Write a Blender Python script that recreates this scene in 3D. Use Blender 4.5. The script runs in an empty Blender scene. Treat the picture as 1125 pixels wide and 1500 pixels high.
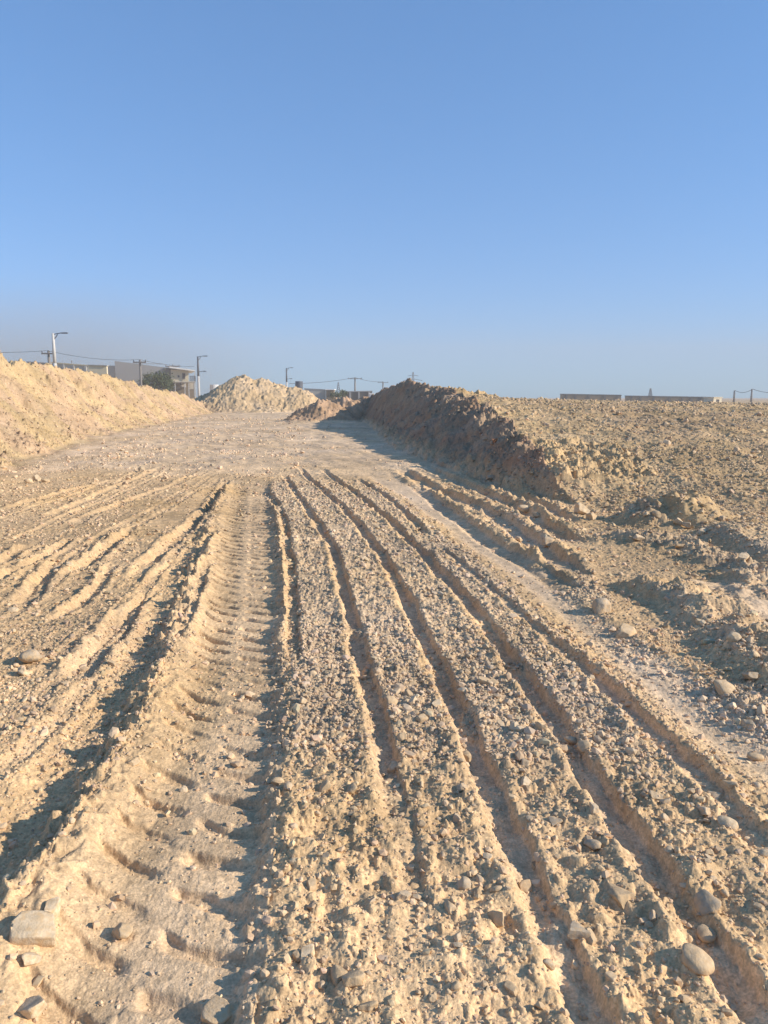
import bpy, bmesh, math, random
import numpy as np
from mathutils import Vector, Matrix

random.seed(7)
RNG = np.random.default_rng(11)
R = math.radians
f32 = np.float32
scene = bpy.context.scene
COL = scene.collection

# ------------------------------------------------------------------ camera
FPX, W0, H0 = 1127.0, 1125.0, 1500.0          # focal length and frame in photo pixels
HORIZON, EYE = 583.0, 1.5
PITCH = math.atan((H0 / 2 - HORIZON) / FPX)
cam = bpy.data.cameras.new("camera")
cam.sensor_fit = 'VERTICAL'
cam.sensor_height = 24.0
cam.lens = 24.0 * FPX / H0
cam.clip_start, cam.clip_end = 0.05, 20000
camo = bpy.data.objects.new("camera", cam)
COL.objects.link(camo)
camo.location = (0, 0, EYE)
camo.rotation_euler = (math.pi / 2 - PITCH, 0, 0)
scene.camera = camo


def ray(px, py):
    u, v = (px - W0 / 2) / FPX, (H0 / 2 - py) / FPX
    c, s = math.cos(PITCH), math.sin(PITCH)
    return Vector((u, c + v * s, -s + v * c))


def gp(px, py, z=0.0):
    """point of the level z seen at this place of the photo (used to survey the layout)"""
    d = ray(px, py)
    t = (z - EYE) / d.z
    return (d.x * t, d.y * t)


def at(px, py, y):
    d = ray(px, py)
    t = y / d.y
    return Vector((d.x * t, y, EYE + d.z * t))


# ------------------------------------------------------------------ noise
def _h(ix, iy, seed):
    a = ix.astype(np.uint32) * np.uint32(374761393) + iy.astype(np.uint32) * np.uint32(668265263) + np.uint32(seed * 144269 + 12345)
    a = (a ^ (a >> np.uint32(13))) * np.uint32(1274126177)
    a = (a ^ (a >> np.uint32(16))) * np.uint32(2246822519)
    return a ^ (a >> np.uint32(15))


def _u(h, k=0):
    return ((h >> np.uint32(k)) & np.uint32(1023)).astype(f32) * f32(1 / 1023)


GX = np.cos(np.arange(256) * 2 * np.pi / 256).astype(f32)
GY = np.sin(np.arange(256) * 2 * np.pi / 256).astype(f32)


def perlin(x, y, seed=0):
    x = x.astype(f32); y = y.astype(f32)
    xi = np.floor(x); yi = np.floor(y)
    fx = x - xi; fy = y - yi
    ix = xi.astype(np.int32); iy = yi.astype(np.int32)
    u = fx * fx * fx * (fx * (fx * 6 - 15) + 10)
    v = fy * fy * fy * (fy * (fy * 6 - 15) + 10)

    def g(dx, dy):
        k = _h(ix + dx, iy + dy, seed) & np.uint32(255)
        return GX[k] * (fx - dx) + GY[k] * (fy - dy)
    a = g(0, 0); b = g(1, 0); c = g(0, 1); d = g(1, 1)
    a += (b - a) * u
    c += (d - c) * u
    return (a + (c - a) * v) * f32(1.5)


def fbm(x, y, oct=3, seed=0, gain=0.5):
    r = np.zeros_like(x, dtype=f32); a = 1.0; s = 1.0
    for k in range(oct):
        r += a * perlin(x * s + 17.3 * k, y * s - 9.1 * k, seed + k)
        a *= gain; s *= 2.03
    return r


def pebbles(x, y, seed, fill=0.7, sharp=0.6):
    """heights 0..1 of half buried lumps, one per unit cell"""
    x = x.astype(f32); y = y.astype(f32)
    bx = np.floor(x - 0.5).astype(np.int32); by = np.floor(y - 0.5).astype(np.int32)
    best = np.zeros_like(x)
    for dx in (0, 1):
        for dy in (0, 1):
            cx = bx + dx; cy = by + dy
            h = _h(cx, cy, seed)
            r1 = _u(h); r2 = _u(h, 10); r3 = _u(h, 20)
            ex = x - (cx + f32(0.28) + f32(0.44) * r1)
            ey = y - (cy + f32(0.28) + f32(0.44) * r2)
            h2 = _h(cx, cy, seed + 91)
            k = h2 & np.uint32(255)
            ca = GX[k]; sa = GY[k]
            rad = f32(0.16) + f32(0.34) * r3
            p = (ex * ca + ey * sa) / rad
            q = (-ex * sa + ey * ca) / (rad * (f32(0.6) + f32(0.4) * _u(h2, 8)))
            d = f32(1) - p * p - q * q
            ap = np.abs(p); aq = np.abs(q)
            m = np.maximum(np.maximum(ap, aq), f32(0.74) * (ap + aq))
            tl = (_u(h2, 18) - f32(0.5)) * 2
            tilt = f32(1) + f32(0.5) * p * tl + f32(0.3) * q * (_u(h2, 12) - f32(0.5)) * 2
            rnd = np.power(np.maximum(d, 0), f32(sharp))
            fac = np.minimum(f32(0.9), (f32(1) - m) * f32(2.3))
            mixf = np.where(_u(h2, 3) < 0.6, fac, rnd)
            val = np.where((d > 0) | (m < 1), np.maximum(mixf, 0) * rad * f32(2.0) * tilt, 0)
            val = np.where(_u(h, 5) < fill, val, 0)
            best = np.maximum(best, val)
    return best


def sst(a, b, x):
    t = np.clip((x - a) / (b - a), 0, 1)
    return t * t * (3 - 2 * t)


# ------------------------------------------------------------------ survey of the ruts
class Line:
    def __init__(s, pix, z=0.0):
        p = sorted([gp(a, b, z) for a, b in pix], key=lambda q: q[1])
        ys = np.array([q[1] for q in p]); xs = np.array([q[0] for q in p])
        s.y0, s.y1 = ys[0], ys[-1]
        yy = np.linspace(s.y0, s.y1, 240); xx = np.interp(yy, ys, xs)
        for _ in range(3):
            k = 9
            xp = np.pad(xx, k, mode='reflect', reflect_type='odd')
            xx = np.convolve(xp, np.ones(2 * k + 1) / (2 * k + 1), 'valid')
        s.ys, s.xs = yy, xx
        s.sl = np.gradient(xx, yy)

    def uv(s, x, y):
        xc = np.interp(y, s.ys, s.xs).astype(f32)
        c = 1 / np.sqrt(1 + np.interp(y, s.ys, s.sl) ** 2)
        return ((x - xc) * c).astype(f32)

    def fade(s, y, m=0.12):
        L = (s.y1 - s.y0) * m + 0.05
        a = np.ones_like(y) if s.y0 < 1.5 else sst(s.y0, s.y0 + L, y)
        return a * (1 - sst(s.y1 - L, s.y1, y))


# (pixels, half width, depth, ridge left, ridge right, seed)
FUR = []
def fur(pix, w, d, rl=0.012, rr=0.015, m=0.1):
    FUR.append((Line(pix), w, d, rl, rr, m, len(FUR) * 7 + 3))
fur([(392, 716), (416, 762), (427, 850), (430, 947), (432, 1010)], 0.05, 0.05, 0.012, 0.0)
fur([(413, 692), (420, 701), (455, 758), (487, 797), (505, 872), (524, 940), (545, 1025), (570, 1130), (592, 1240), (616, 1370), (640, 1490)], 0.052, 0.052, 0.012, 0.008, 0.12)
fur([(436, 683), (453, 700), (505, 751), (548, 797), (569, 829), (601, 893), (633, 964), (658, 1015), (692, 1085), (727, 1190), (768, 1277), (815, 1348), (876, 1464), (920, 1600)], 0.056, 0.054, 0.012, 0.008)
fur([(470, 686), (487, 698), (548, 747), (597, 787), (640, 833), (690, 890), (725, 936), (761, 986), (815, 1065), (869, 1140), (926, 1233), (998, 1356), (1085, 1446), (1200, 1600)], 0.06, 0.058, 0.012, 0.01)
fur([(523, 700), (576, 737), (597, 757), (630, 790)], 0.05, 0.04)
fur([(790, 925), (850, 975), (926, 1039), (1024, 1133), (1114, 1241), (1200, 1330)], 0.06, 0.05, 0.01, 0.012, 0.25)
fur([(640, 800), (700, 850), (780, 918), (850, 975)], 0.04, 0.02, 0.01, 0.01)
# rows beside the foot of the right bank
fur([(600, 703), (660, 750), (710, 785), (765, 818), (822, 852), (850, 878)], 0.11, 0.05, 0.0, 0.03)
fur([(583, 686), (640, 716), (700, 742), (760, 780), (815, 815), (850, 850)], 0.14, 0.085, 0.025, 0.035)
fur([(618, 683), (680, 708), (750, 740), (810, 775), (850, 800)], 0.14, 0.085, 0.025, 0.035)
fur([(660, 684), (730, 712), (790, 738), (840, 768)], 0.13, 0.075, 0.025, 0.035)
fur([(700, 688), (770, 712), (812, 732)], 0.13, 0.07, 0.02, 0.04)
# crossing ruts on the left
fur([(332, 700), (312, 735), (282, 770), (245, 800), (205, 840), (188, 862)], 0.077, 0.054, 0.018, 0.018)
fur([(308, 785), (285, 830), (262, 868)], 0.045, 0.036, 0.012, 0.018)
fur([(300, 830), (282, 880), (266, 920), (248, 955)], 0.063, 0.043, 0.012, 0.012)
fur([(200, 778), (165, 800), (140, 820), (112, 838)], 0.072, 0.050, 0.030, 0.021)
fur([(168, 828), (147, 855), (120, 880), (70, 912)], 0.054, 0.032, 0.027, 0.012)
fur([(112, 788), (70, 812), (40, 828), (-20, 856)], 0.063, 0.040, 0.024, 0.018)
fur([(94, 816), (72, 840), (50, 865), (22, 885)], 0.077, 0.047, 0.018, 0.018)
fur([(50, 798), (20, 812), (-30, 838)], 0.063, 0.036, 0.024, 0.018)
fur([(187, 896), (165, 930), (140, 960), (105, 1000)], 0.077, 0.050, 0.024, 0.018)
fur([(222, 865), (198, 888), (184, 912)], 0.054, 0.036, 0.012, 0.012)
fur([(240, 684), (150, 722), (62, 764)], 0.081, 0.025, 0.018, 0.018)
fur([(300, 690), (215, 725), (150, 750), (90, 778)], 0.081, 0.022, 0.018, 0.012)
fur([(180, 700), (90, 722), (0, 752)], 0.090, 0.025, 0.018, 0.018)
fur([(330, 760), (250, 830), (60, 985), (-20, 1040)], 0.045, 0.000, 0.012, 0.000)

for pts_, d_ in (([(326, 697), (262, 735), (172, 790), (62, 868), (-30, 935)], 0.03), ([(332, 702), (292, 762), (224, 850), (124, 960), (-10, 1090)], 0.026),
                 ([(252, 688), (150, 735), (-10, 803)], 0.03), ([(212, 688), (100, 728), (-10, 766)], 0.03), ([(318, 692), (230, 742), (120, 806), (-20, 905)], 0.022),
                 ([(150, 980), (60, 1075), (-30, 1160)], 0.03)):
    fur(pts_, 0.045, d_ * 0.42, 0.008, 0.008, 0.08)

TL = Line([(338, 690), (322, 740), (308, 780), (293, 840), (280, 885), (262, 940), (238, 1000), (205, 1060), (165, 1135), (120, 1215), (55, 1310), (-10, 1400), (-80, 1500), (-140, 1600)])
TR = Line([(392, 690), (400, 740), (410, 800), (416, 900), (420, 1000), (418, 1100), (408, 1200), (398, 1300), (388, 1400), (376, 1500), (365, 1600)])
BL = Line([(530, 690), (600, 733), (680, 790), (750, 840), (830, 905), (900, 965), (985, 1040), (1075, 1110), (1180, 1190)])
BR = Line([(560, 685), (620, 722), (690, 770), (760, 822), (840, 878), (925, 940), (1010, 995), (1090, 1040), (1200, 1100)])
RUB = Line([(700, 745), (765, 775), (820, 820), (855, 865), (905, 915), (960, 955), (1050, 1010), (1125, 1050), (1200, 1090)])
LBAND0 = Line([(305, 684), (262, 715), (205, 748), (150, 790)])
LBAND1 = Line([(338, 684), (318, 720), (278, 762), (240, 795)])
RDG = Line([(905, 850), (960, 868), (1005, 882), (1045, 920), (1085, 955), (1125, 990), (1200, 1050)])
RB1 = Line([(880, 785), (940, 795), (1000, 803), (1060, 828), (1125, 862), (1200, 900)])
RB2 = Line([(965, 757), (1010, 768), (1060, 790), (1125, 822), (1200, 862)])

# banks and mounds: along y
LY = np.array([3, 10, 15.9, 25.6, 36.6, 47, 60, 74, 82, 90])
LFX = np.array([-5.6, -6.7, -7.9, -10.4, -12.3, -13.5, -15.1, -16.6, -17.8, -18.9])
LCW = np.array([3.0, 3.0, 3.0, 3.1, 3.2, 3.0, 2.8, 2.5, 1.5, 0.8])
LCZ = np.array([3.0, 3.0, 3.0, 2.98, 2.98, 2.75, 2.3, 1.75, 1.05, 0.0])
RY = np.array([10.6, 11.3, 12.5, 14, 18, 24, 29, 38, 45, 52, 58, 66])
RCX = np.array([2.75, 2.7, 2.66, 2.70, 2.76, 2.70, 2.5, 1.28, 0.52, -0.1, -1.1, -1.9])
RCZ = np.array([0.0, 0.10, 0.42, 0.66, 1.05, 1.48, 1.76, 2.30, 2.15, 1.95, 1.55, 0.3])
RFX = np.array([2.75, 2.6, 2.15, 1.72, 0.85, 0.05, -0.2, -0.62, -1.0, -1.7, -2.3, -2.9])
FFX = np.array([-50, 2.5, 2.84, 3.1, 3.6, 5, 8, 20, 400])
FFY = np.array([13, 12.4, 11.6, 9.6, 7.8, 6.4, 5.6, 5, 5])
FHX = np.array([-50, 2.5, 2.84, 5, 10, 20, 400])
FHY = np.array([13, 12.2, 11.6, 10.2, 9.2, 8.5, 8])
FIELD_TOP, FIELD_Y = 1.39, 27.0
MOUND = [(-15.6, 85.5, 4.30, 6.6), (-13.6, 85.8, 3.95, 6.0), (-11.8, 85.6, 3.45, 5.2), (-9.9, 85.0, 2.95, 4.4), (-18.0, 84.0, 1.5, 3.6), (-13.0, 82.0, 1.0, 4.0)]
HEAP = [(-3.9, 50.5, 1.5, 2.6), (-2.6, 53.5, 1.75, 2.6), (-1.2, 55.5, 1.6, 2.6), (-5.0, 49.0, 0.45, 1.6)]


def field_h(x, y):
    yf = np.interp(x, FHX, FHY)
    s = np.clip((y - yf) / (FIELD_Y - yf), 0, 1)
    z = (FIELD_TOP - 0.017 * (np.clip(x, 3, 40) - 6)) * (1 - (1 - s) ** 2.0) * sst(1.2, 2.2, x)
    z = z - np.clip(y - 34, 0, 500) * 0.011 * sst(34, 60, y)
    return np.maximum(z, 0) * (1 - sst(100, 160, y))


def terrain(x, y, fine=True):
    """height, albedo, region, stoniness at world points (1-d arrays)"""
    x = x.astype(f32); y = y.astype(f32)
    n = x.size
    dist = np.sqrt(x * x + y * y)
    near = dist < 34
    wob = fbm(x * 0.8, y * 0.8, 3, 5)                       # metre scale wobble
    # ---------------- banks and mounds
    wx = x + 0.35 * perlin(x * 0.45, y * 0.45, 21) + 0.10 * perlin(x * 1.9, y * 1.9, 22)
    fx = np.interp(y, LY, LFX); cw = np.interp(y, LY, LCW)
    cz = np.interp(y, LY, LCZ, left=3.0, right=0) * (1 + 0.05 * perlin(y * 0.35, y * 0, 23)) + 0.06 * perlin(y * 1.3, y * 0 + 3, 24)
    wxl = x + 0.5 * perlin(x * 0.12, y * 0.35, 29) + 0.12 * perlin(x * 1.1, y * 1.1, 30)
    t = (fx - wxl) / cw
    tt = np.clip(t, 0, 1)
    back = np.clip((t - 1) * cw / 9.0, 0, 1)
    lb = np.where(t <= 1, cz * (0.22 * tt + 0.78 * tt ** 1.45), cz * (1 - back) ** 1.2)
    m = lb > 0.02
    gul = np.zeros(n, f32)
    if m.any():
        xm, ym, tm = x[m], y[m], tt[m].astype(f32)
        along = ym * 0.93 - xm * 0.25
        gul[m] = (0.06 * fbm(along * 0.9, tm * 1.6, 3, 31) + 0.20 * fbm(xm * 0.7, ym * 0.55, 4, 33)) * np.minimum(tm * 2, 1) - 0.02 * np.abs(perlin(along * 2.2, tm * 1.6, 35)) * np.minimum(tm * 3, 1) + 0.05 * fbm(xm * 1.9, ym * 1.5, 3, 36) * np.minimum(tm * 2, 1)
    lb = np.maximum(lb + gul * (lb > 0.02), 0)
    lb = np.where(cz > 0.05, lb, 0)
    fld = field_h(x, y)
    # right bank
    cx = np.interp(y, RY, RCX); rf = np.interp(y, RY, RFX)
    rz = np.interp(y, RY, RCZ, left=0, right=0)
    rzn = rz * (1 + 0.06 * perlin(y * 0.9, y * 0, 25)) + 0.05 * perlin(y * 2.3, y * 0 + 5, 26) * np.minimum(rz, 1)
    cx2 = cx + 0.10 * perlin(y * 0.8, y * 0 + 2, 27) + 0.06 * perlin(y * 2.5, y * 0 + 2, 28)
    wr = x + 0.10 * perlin(x * 1.2, y * 1.2, 43)
    tr = np.clip((wr - rf) / np.maximum(cx2 - rf, 0.15), 0, 1)
    fc = field_h(np.maximum(cx2, 2.5), y)
    right = fld + np.maximum(rzn - fc, 0) * np.exp(-np.maximum(x - cx2, 0) / 1.3)
    face = rzn * (0.25 * tr + 0.75 * sst(0, 1, tr) ** 1.0)
    isl = x < cx2
    rb = np.where(isl, face, right)
    active = (y > 10.6) & (y < 66)
    rb = np.where(active, rb, fld)
    mR = active & ((isl & (face > 0.03)) | (~isl & (x - cx2 < 1.6) & (rzn - fc > 0.25)))
    face_amt = np.where(isl & active, np.minimum(face, 1.0), 0)
    gr = np.zeros(n, f32)
    k = mR
    if k.any():
        gr[k] = 0.10 * fbm(x[k] * 1.3, y[k] * 1.1, 3, 37) + 0.05 * fbm(x[k] * 4, y[k] * 3, 2, 38)
    rb = rb + gr * np.minimum(rz * 1.2, 1)

    def cones(lst, seed):
        v = np.zeros(n, f32)
        for (a, b, hh, rr) in lst:
            d = np.sqrt((wx - a) ** 2 + (y - b) ** 2) / rr
            c = hh * np.clip(1.04 - np.sqrt(d * d + 0.02), 0, 1) ** 0.95
            v = np.maximum(v, c)
        q = v > 0.01
        if q.any():
            v[q] += np.minimum(v[q], 0.6) * (0.30 * fbm(x[q] * 0.55, y[q] * 0.55, 4, seed) + 0.16 * fbm(x[q] * 2, y[q] * 2, 2, seed + 4))
        return np.maximum(v, 0)
    mo = cones(MOUND, 41)
    he = cones(HEAP, 47)
    big = np.maximum(np.maximum(lb, rb), np.maximum(mo, he)).astype(f32)
    region = np.zeros(n, np.int8)
    fdist = y - np.interp(x, FFX, FFY) + 0.6 * perlin(x * 0.9, y * 0.9, 19)
    region[(fdist > 0) & ((x > cx2) | (y > 66)) & (x > 1.2)] = 1
    region[mR] = 3
    region[(lb > 0.06) & (lb >= rb)] = 2
    region[(mo > 0.12) & (mo >= lb)] = 4
    region[(he > 0.10) & (he > rb)] = 5

    flat = 1 - sst(0.02, 0.25, np.where(region == 1, np.maximum(big, 0.0), big))                     # where the track itself is
    z = big + (0.025 * wob * flat + 0.03 * perlin(x * 0.25, y * 0.25, 8)).astype(f32)

    # ---------------- ruts
    stone = np.full(n, 0.6, f32)                        # how stony the surface is
    dust = np.zeros(n, f32)                             # compacted, grey, smooth
    k = np.where((dist < 30) & (flat > 0.02))[0]
    if k.size:
        xx, yy = x[k], y[k]
        fl = flat[k]
        rag = (0.014 * fbm(xx * 1.6, yy * 1.6, 2, 51) + 0.008 * fbm(xx * 9, yy * 9, 2, 52) + 0.007 * fbm(xx * 26, yy * 26, 2, 53)).astype(f32)
        X = xx + rag
        dz = np.zeros(k.size, f32); st = np.full(k.size, 0.6, f32); du = np.zeros(k.size, f32)
        lump = fbm(xx * 5.0, yy * 5.0, 2, 55)
        crum = fbm(xx * 14.0, yy * 14.0, 3, 56)
        # gravel strips between the furrows
        f1 = TR.uv(X, yy); f4 = BL.uv(X, yy)
        strip = sst(-0.02, 0.06, f1) * (1 - sst(-0.25, -0.05, f4)) * (1 - sst(12.0, 17.0, yy + 2.5 * lump))
        st = np.maximum(st, 0.55 + 0.45 * strip)
        dz += 0.018 * strip + 0.010 * lump * strip + 0.022 * strip * (1 - sst(2.2, 4.0, yy)) * fbm(xx * 7, yy * 6, 2, 68)
        # wide tyre print
        def edge_(v): return sst(-0.22, -0.06, v) * (1 - sst(0.02, 0.16, v))
        ul = TL.uv(X, yy); ur = TR.uv(X, yy)
        wd = np.maximum(ul - ur, 0.15)
        q = np.clip(ul / wd, 0, 1)
        fade = 1 - sst(12.5, 14.2, yy)
        amp = fade * (0.75 + 0.35 * perlin(yy * 1.4, yy * 0, 57))
        grow = 0.55 + 0.45 * (1 - sst(4.5, 9.0, yy))
        ins = (ul > 0) & (ur < 0)
        slope = (0.050 + 0.060 * grow) * (1 - sst(0.0, 0.36, q))
        base = np.where(ins, -0.045 + slope, 0)
        base = base + edge_(ul) * fade * (0.022 * lump + 0.022 * crum)
        near_ = 0.45 + 0.55 * (1 - sst(3.6, 6.5, yy))
        urr = ur + 0.03 * lump + 0.018 * crum
        wall = np.where(ur >= 0, 0.012 * np.exp(-(ur / 0.09) ** 2), 0)
        wall = np.where((ur < 0) & ins, 0.044 * near_ * sst(-0.085, 0.0, urr) + 0.012 * np.exp(-(ur / 0.05) ** 2) * (0.5 + lump), wall)
        ulr = ul + 0.03 * lump + 0.02 * crum
        ridge = np.where(ul <= 0, (0.01 + 0.080 * grow) * np.exp(-(np.minimum(ulr, 0) / 0.07) ** 2) - 0.068 * grow * np.exp(-((ulr + 0.21) / 0.15) ** 2), 0)
        ridge = np.where(ul <= 0, ridge + (slope[...] * 0), ridge)
        ph = yy / 0.20
        lugL = ph + 0.50 * q * wd / 0.20
        lugR = ph + 0.5 + 0.38 * q * wd / 0.20

        def lugs(p):
            w = p - np.floor(p)
            return sst(0.0, 0.13, w) * (1 - sst(0.42, 0.85, w))

        def groove(p):
            w = p - np.floor(p)
            return sst(0.0, 0.24, w) * (1 - sst(0.34, 0.43, w))
        brk = np.clip(0.9 + 0.7 * fbm(xx * 2.3, yy * 2.3, 2, 54), 0.4, 1.25)
        lgl = groove(lugL + 0.10 * lump) * sst(0.12, 0.2, q) * (1 - sst(0.42, 0.52, q)) * brk
        lgr = groove(lugR + 0.10 * lump) * sst(0.55, 0.62, q) * brk
        bit = lugs(lugR + 0.12 * lump) * sst(0.78, 1.0, q) * (1 - sst(9, 12, yy))
        deep = 0.030 + 0.010 * sst(3.5, 6, yy)
        lug = -deep * lgl - deep * lgr + 0.024 * bit
        dz += amp * (base + wall + ridge + np.where(ins, lug, 0))
        wl = ins * sst(-0.12, -0.04, ur)
        edge = sst(-0.28, -0.10, ul) * (1 - sst(-0.02, 0.10, ul)) * fade
        st = np.where(ins, st * (1 - fade) + fade * (0.26 + 0.25 * (1 - sst(2.5, 5, yy)) * lump), st)
        du = np.where(ins, fade * sst(0.35, 0.6, q) * 0.35, du)
        st = np.maximum(st, 0.8 * edge)
        st = np.maximum(st, 0.75 * wl * fade)
        # smooth wheel lane on the right
        bl = BL.uv(X, yy); br = BR.uv(X, yy)
        lane = sst(-0.10, 0.08, bl) * (1 - sst(-0.06, 0.10, br)) * (1 - sst(14, 16.5, yy))
        st = st * (1 - lane) + 0.16 * lane
        du = np.maximum(du, lane * 0.9)
        dz -= 0.03 * lane
        pr = lugs((yy * 0.8 + xx * 0.45) / 0.17)
        dz += 0.008 * lane * pr * sst(0.0, 0.4, perlin(xx * 1.3, yy * 0.7, 58) + 0.3)
        # rubble to the right of the lane
        u = RUB.uv(X, yy)
        rub = np.exp(-(u / 0.22) ** 2) * (1 - sst(10.5, 12, yy)) * (0.6 + 0.5 * perlin(xx * 1.5, yy * 1.5, 59))
        dz += 0.05 * np.maximum(rub, 0); st = np.maximum(st, 1.15 * np.clip(rub * 1.6, 0, 1))
        # ridges of the turning track
        u = RDG.uv(X, yy); fd = RDG.fade(yy, 0.08) * (0.8 + 0.4 * perlin(yy * 1.5, yy * 0, 60))
        dz += fd * (np.where(u < 0, 0.135 * np.exp(-(u / 0.14) ** 2), 0.135 * np.exp(-(u / 0.55) ** 2)) * (1 + 0.5 * lump + 0.12 * crum) - 0.015 * np.exp(-((u + 0.34) / 0.2) ** 2))
        st = np.maximum(st, np.exp(-((u + 0.05) / 0.16) ** 2) * fd * 1.1)
        floor = sst(0.25, 0.45, u) * RDG.fade(yy, 0.02)
        u = RB1.uv(X, yy); fd = RB1.fade(yy, 0.10)
        floor = floor * (1 - sst(-0.35, -0.15, u))
        st = st * (1 - 0.7 * floor); du = np.maximum(du, 0.7 * floor)
        dz += fd * 0.10 * np.exp(-(u / 0.24) ** 2) * (0.8 + 0.7 * lump + 0.12 * crum); st = np.maximum(st, fd * np.exp(-(u / 0.3) ** 2) * 1.25)
        u = RB2.uv(X, yy); fd = RB2.fade(yy, 0.10) * (0.8 + 0.4 * perlin(yy * 1.1, yy * 0, 62))
        dz += fd * np.where(u < 0, 0.20 * np.exp(-(u / 0.2) ** 2), 0.20 * np.exp(-(u / 0.6) ** 2)); st = np.maximum(st, fd * np.exp(-(u / 0.35) ** 2) * 1.25)
        a, b = gp(962, 766)
        dm = np.sqrt(((xx - a) / np.where(xx < a, 0.55, 0.9)) ** 2 + ((yy - b) / 0.65) ** 2)
        dz += 0.28 * np.clip(1 - dm, 0, 1) ** 0.9 * (1 + 0.5 * lump); st = np.maximum(st, 1.2 * np.clip(1.4 - dm, 0, 1))
        # small print with lugs on the far left of the wide one
        b0 = LBAND0.uv(X, yy); b1 = LBAND1.uv(X, yy)
        bd = sst(0.0, 0.1, b0) * (1 - sst(-0.12, 0.0, b1)) * LBAND0.fade(yy, 0.1)
        dz += bd * (-0.02 + 0.018 * lugs((yy * 0.95 - xx * 0.25) / 0.23)); st = st * (1 - 0.6 * bd)
        # furrows
        for (ln, w, d, rl, rr, mm, sd) in FUR:
            s = np.where((yy > ln.y0) & (yy < ln.y1))[0]
            if not s.size: continue
            u = ln.uv(X[s], yy[s])
            s2 = np.abs(u) < w * 3.2
            s = s[s2]; u = u[s2]
            if not s.size: continue
            v = yy[s]
            md = ln.fade(v, mm)
            dm = md * (0.84 + 0.5 * perlin(v * 1.7, v * 0 + sd, sd)) * (0.86 + 0.14 * sst(2.0, 3.6, v))
            wv = w * (1 + 0.25 * perlin(v * 2.1, v * 0 + sd, sd + 1))
            au = np.abs(u)
            g = np.where(u < 0, 1 - sst(0.35, 1.35, au / wv), 1 - sst(0.75, 1.15, au / wv))
            up = np.where(u < 0, rl * np.exp(-((u + 1.45 * wv) / (0.5 * wv)) ** 2), rr * np.exp(-((u - 1.45 * wv) / (0.5 * wv)) ** 2))
            slump = 1 - 0.45 * sst(0.35, 0.75, fbm(xx[s] * 3.1, v * 2.2, 2, 67))
            dz[s] += dm * (-d * g * slump) + md * up * (0.9 + 0.9 * lump[s] + 0.35 * crum[s])
            if d > 0:
                gg = g * np.clip(dm, 0, 1) * (2 * slump - 1)
                tgt = 0.22 if ln.xs.mean() > -0.9 else 0.55
                st[s] = st[s] * (1 - gg) + tgt * gg
                du[s] = np.maximum(du[s], (0.7 if tgt < 0.5 else 0.2) * gg)
                ll = np.exp(-((u + 1.25 * wv) / (0.45 * wv)) ** 2) * md      # clean crumbly left shoulder
                st[s] = st[s] * (1 - (0.45 if tgt < 0.5 else 0.1) * ll)
        z[k] += dz * fl
        stone[k] = st; dust[k] = du * fl
    # far, well driven ground
    fg = sst(13, 18, y) * flat
    stone = stone * (1 - fg) + fg * (0.45 + 0.6 * perlin(x * 0.5, y * 0.35, 63))
    dust = np.maximum(dust, fg * (0.9 + 0.4 * perlin(x * 0.25, y * 0.18, 64)))
    if fg.max() > 0:
        k = fg > 0.01
        z[k] += fg[k] * (0.032 * fbm(x[k] * 1.1 + y[k] * 0.4, y[k] * 0.7, 4, 65) + 0.018 * np.abs(perlin(x[k] * 2.2 + y[k] * 0.5, y[k] * 0.6, 66)))
    stone = np.clip(stone, 0.05, 1.3)
    isfield = region == 1
    isbank = region >= 2
    stone[isfield] = 1.0
    # ---------------- clods
    if fine:
        def layer(mask, sc, amp, seed, fill, sharp=0.6):
            i = np.where(mask)[0]
            if not i.size: return
            a = amp[i] if isinstance(amp, np.ndarray) else amp
            jx = x[i] + 0.25 * sc * perlin(x[i] / sc * 1.7, y[i] / sc * 1.7, seed + 5)
            jy = y[i] + 0.25 * sc * perlin(x[i] / sc * 1.7 + 9, y[i] / sc * 1.7, seed + 6)
            z[i] += a * pebbles(jx / sc, jy / sc, seed, fill, sharp)
        tr_ = ~isfield & ~isbank
        layer(tr_ & (dist < 26), 0.115, 0.024 * np.clip(stone - 0.25, 0, 1.2), 71, 0.34)
        layer(tr_ & (dist < 20), 0.060, 0.0185 * np.clip(stone - 0.1, 0, 1.2), 73, 0.62)
        stone = stone * (0.50 + 0.50 * sst(2.0, 4.0, dist)).astype(f32)
        layer(tr_ & (dist < 9.5), 0.030, 0.011 * np.clip(stone, 0.1, 1.1), 75, 0.75)
        layer(tr_ & (dist < 4.6), 0.0155, 0.0048 * np.clip(stone, 0.3, 1.0), 77, 0.8)
        i = np.where(tr_ & (dist < 6.5))[0]
        z[i] += (0.3 + 0.7 * stone[i]) * (0.0035 * fbm(x[i] * 20, y[i] * 20, 2, 79) + 0.0028 * fbm(x[i] * 60, y[i] * 60, 2, 78))
        i = np.where(tr_ & (dist >= 6.5) & (dist < 30))[0]
        z[i] += (0.25 + 0.75 * stone[i]) * (0.010 * fbm(x[i] * 9, y[i] * 9, 2, 80))
        layer(tr_ & (dist >= 13) & (dist < 95), 0.33, 0.06 * np.clip(stone - 0.35, 0, 1), 81, 0.5)
        fe = sst(0.0, 1.2, fdist)
        layer(isfield & (dist < 75), 0.36, 0.035 * fe * np.clip(0.6 + 1.2 * perlin(x * 0.4, y * 0.3, 88), 0.1, 1.5), 83, 0.14)
        layer(isfield & (dist < 45), 0.16, 0.017 * fe * np.clip(0.8 + 0.9 * perlin(x * 0.55, y * 0.4, 88), 0.25, 1.5), 85, 0.6)
        layer(isfield & (dist < 24), 0.08, 0.014, 87, 0.8)
        i = np.where(isfield)[0]
        z[i] += 0.05 * fbm(x[i] * 1.6, y[i] * 1.2, 3, 89) + 0.012 * fbm(x[i] * 9, y[i] * 9, 2, 90)
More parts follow.
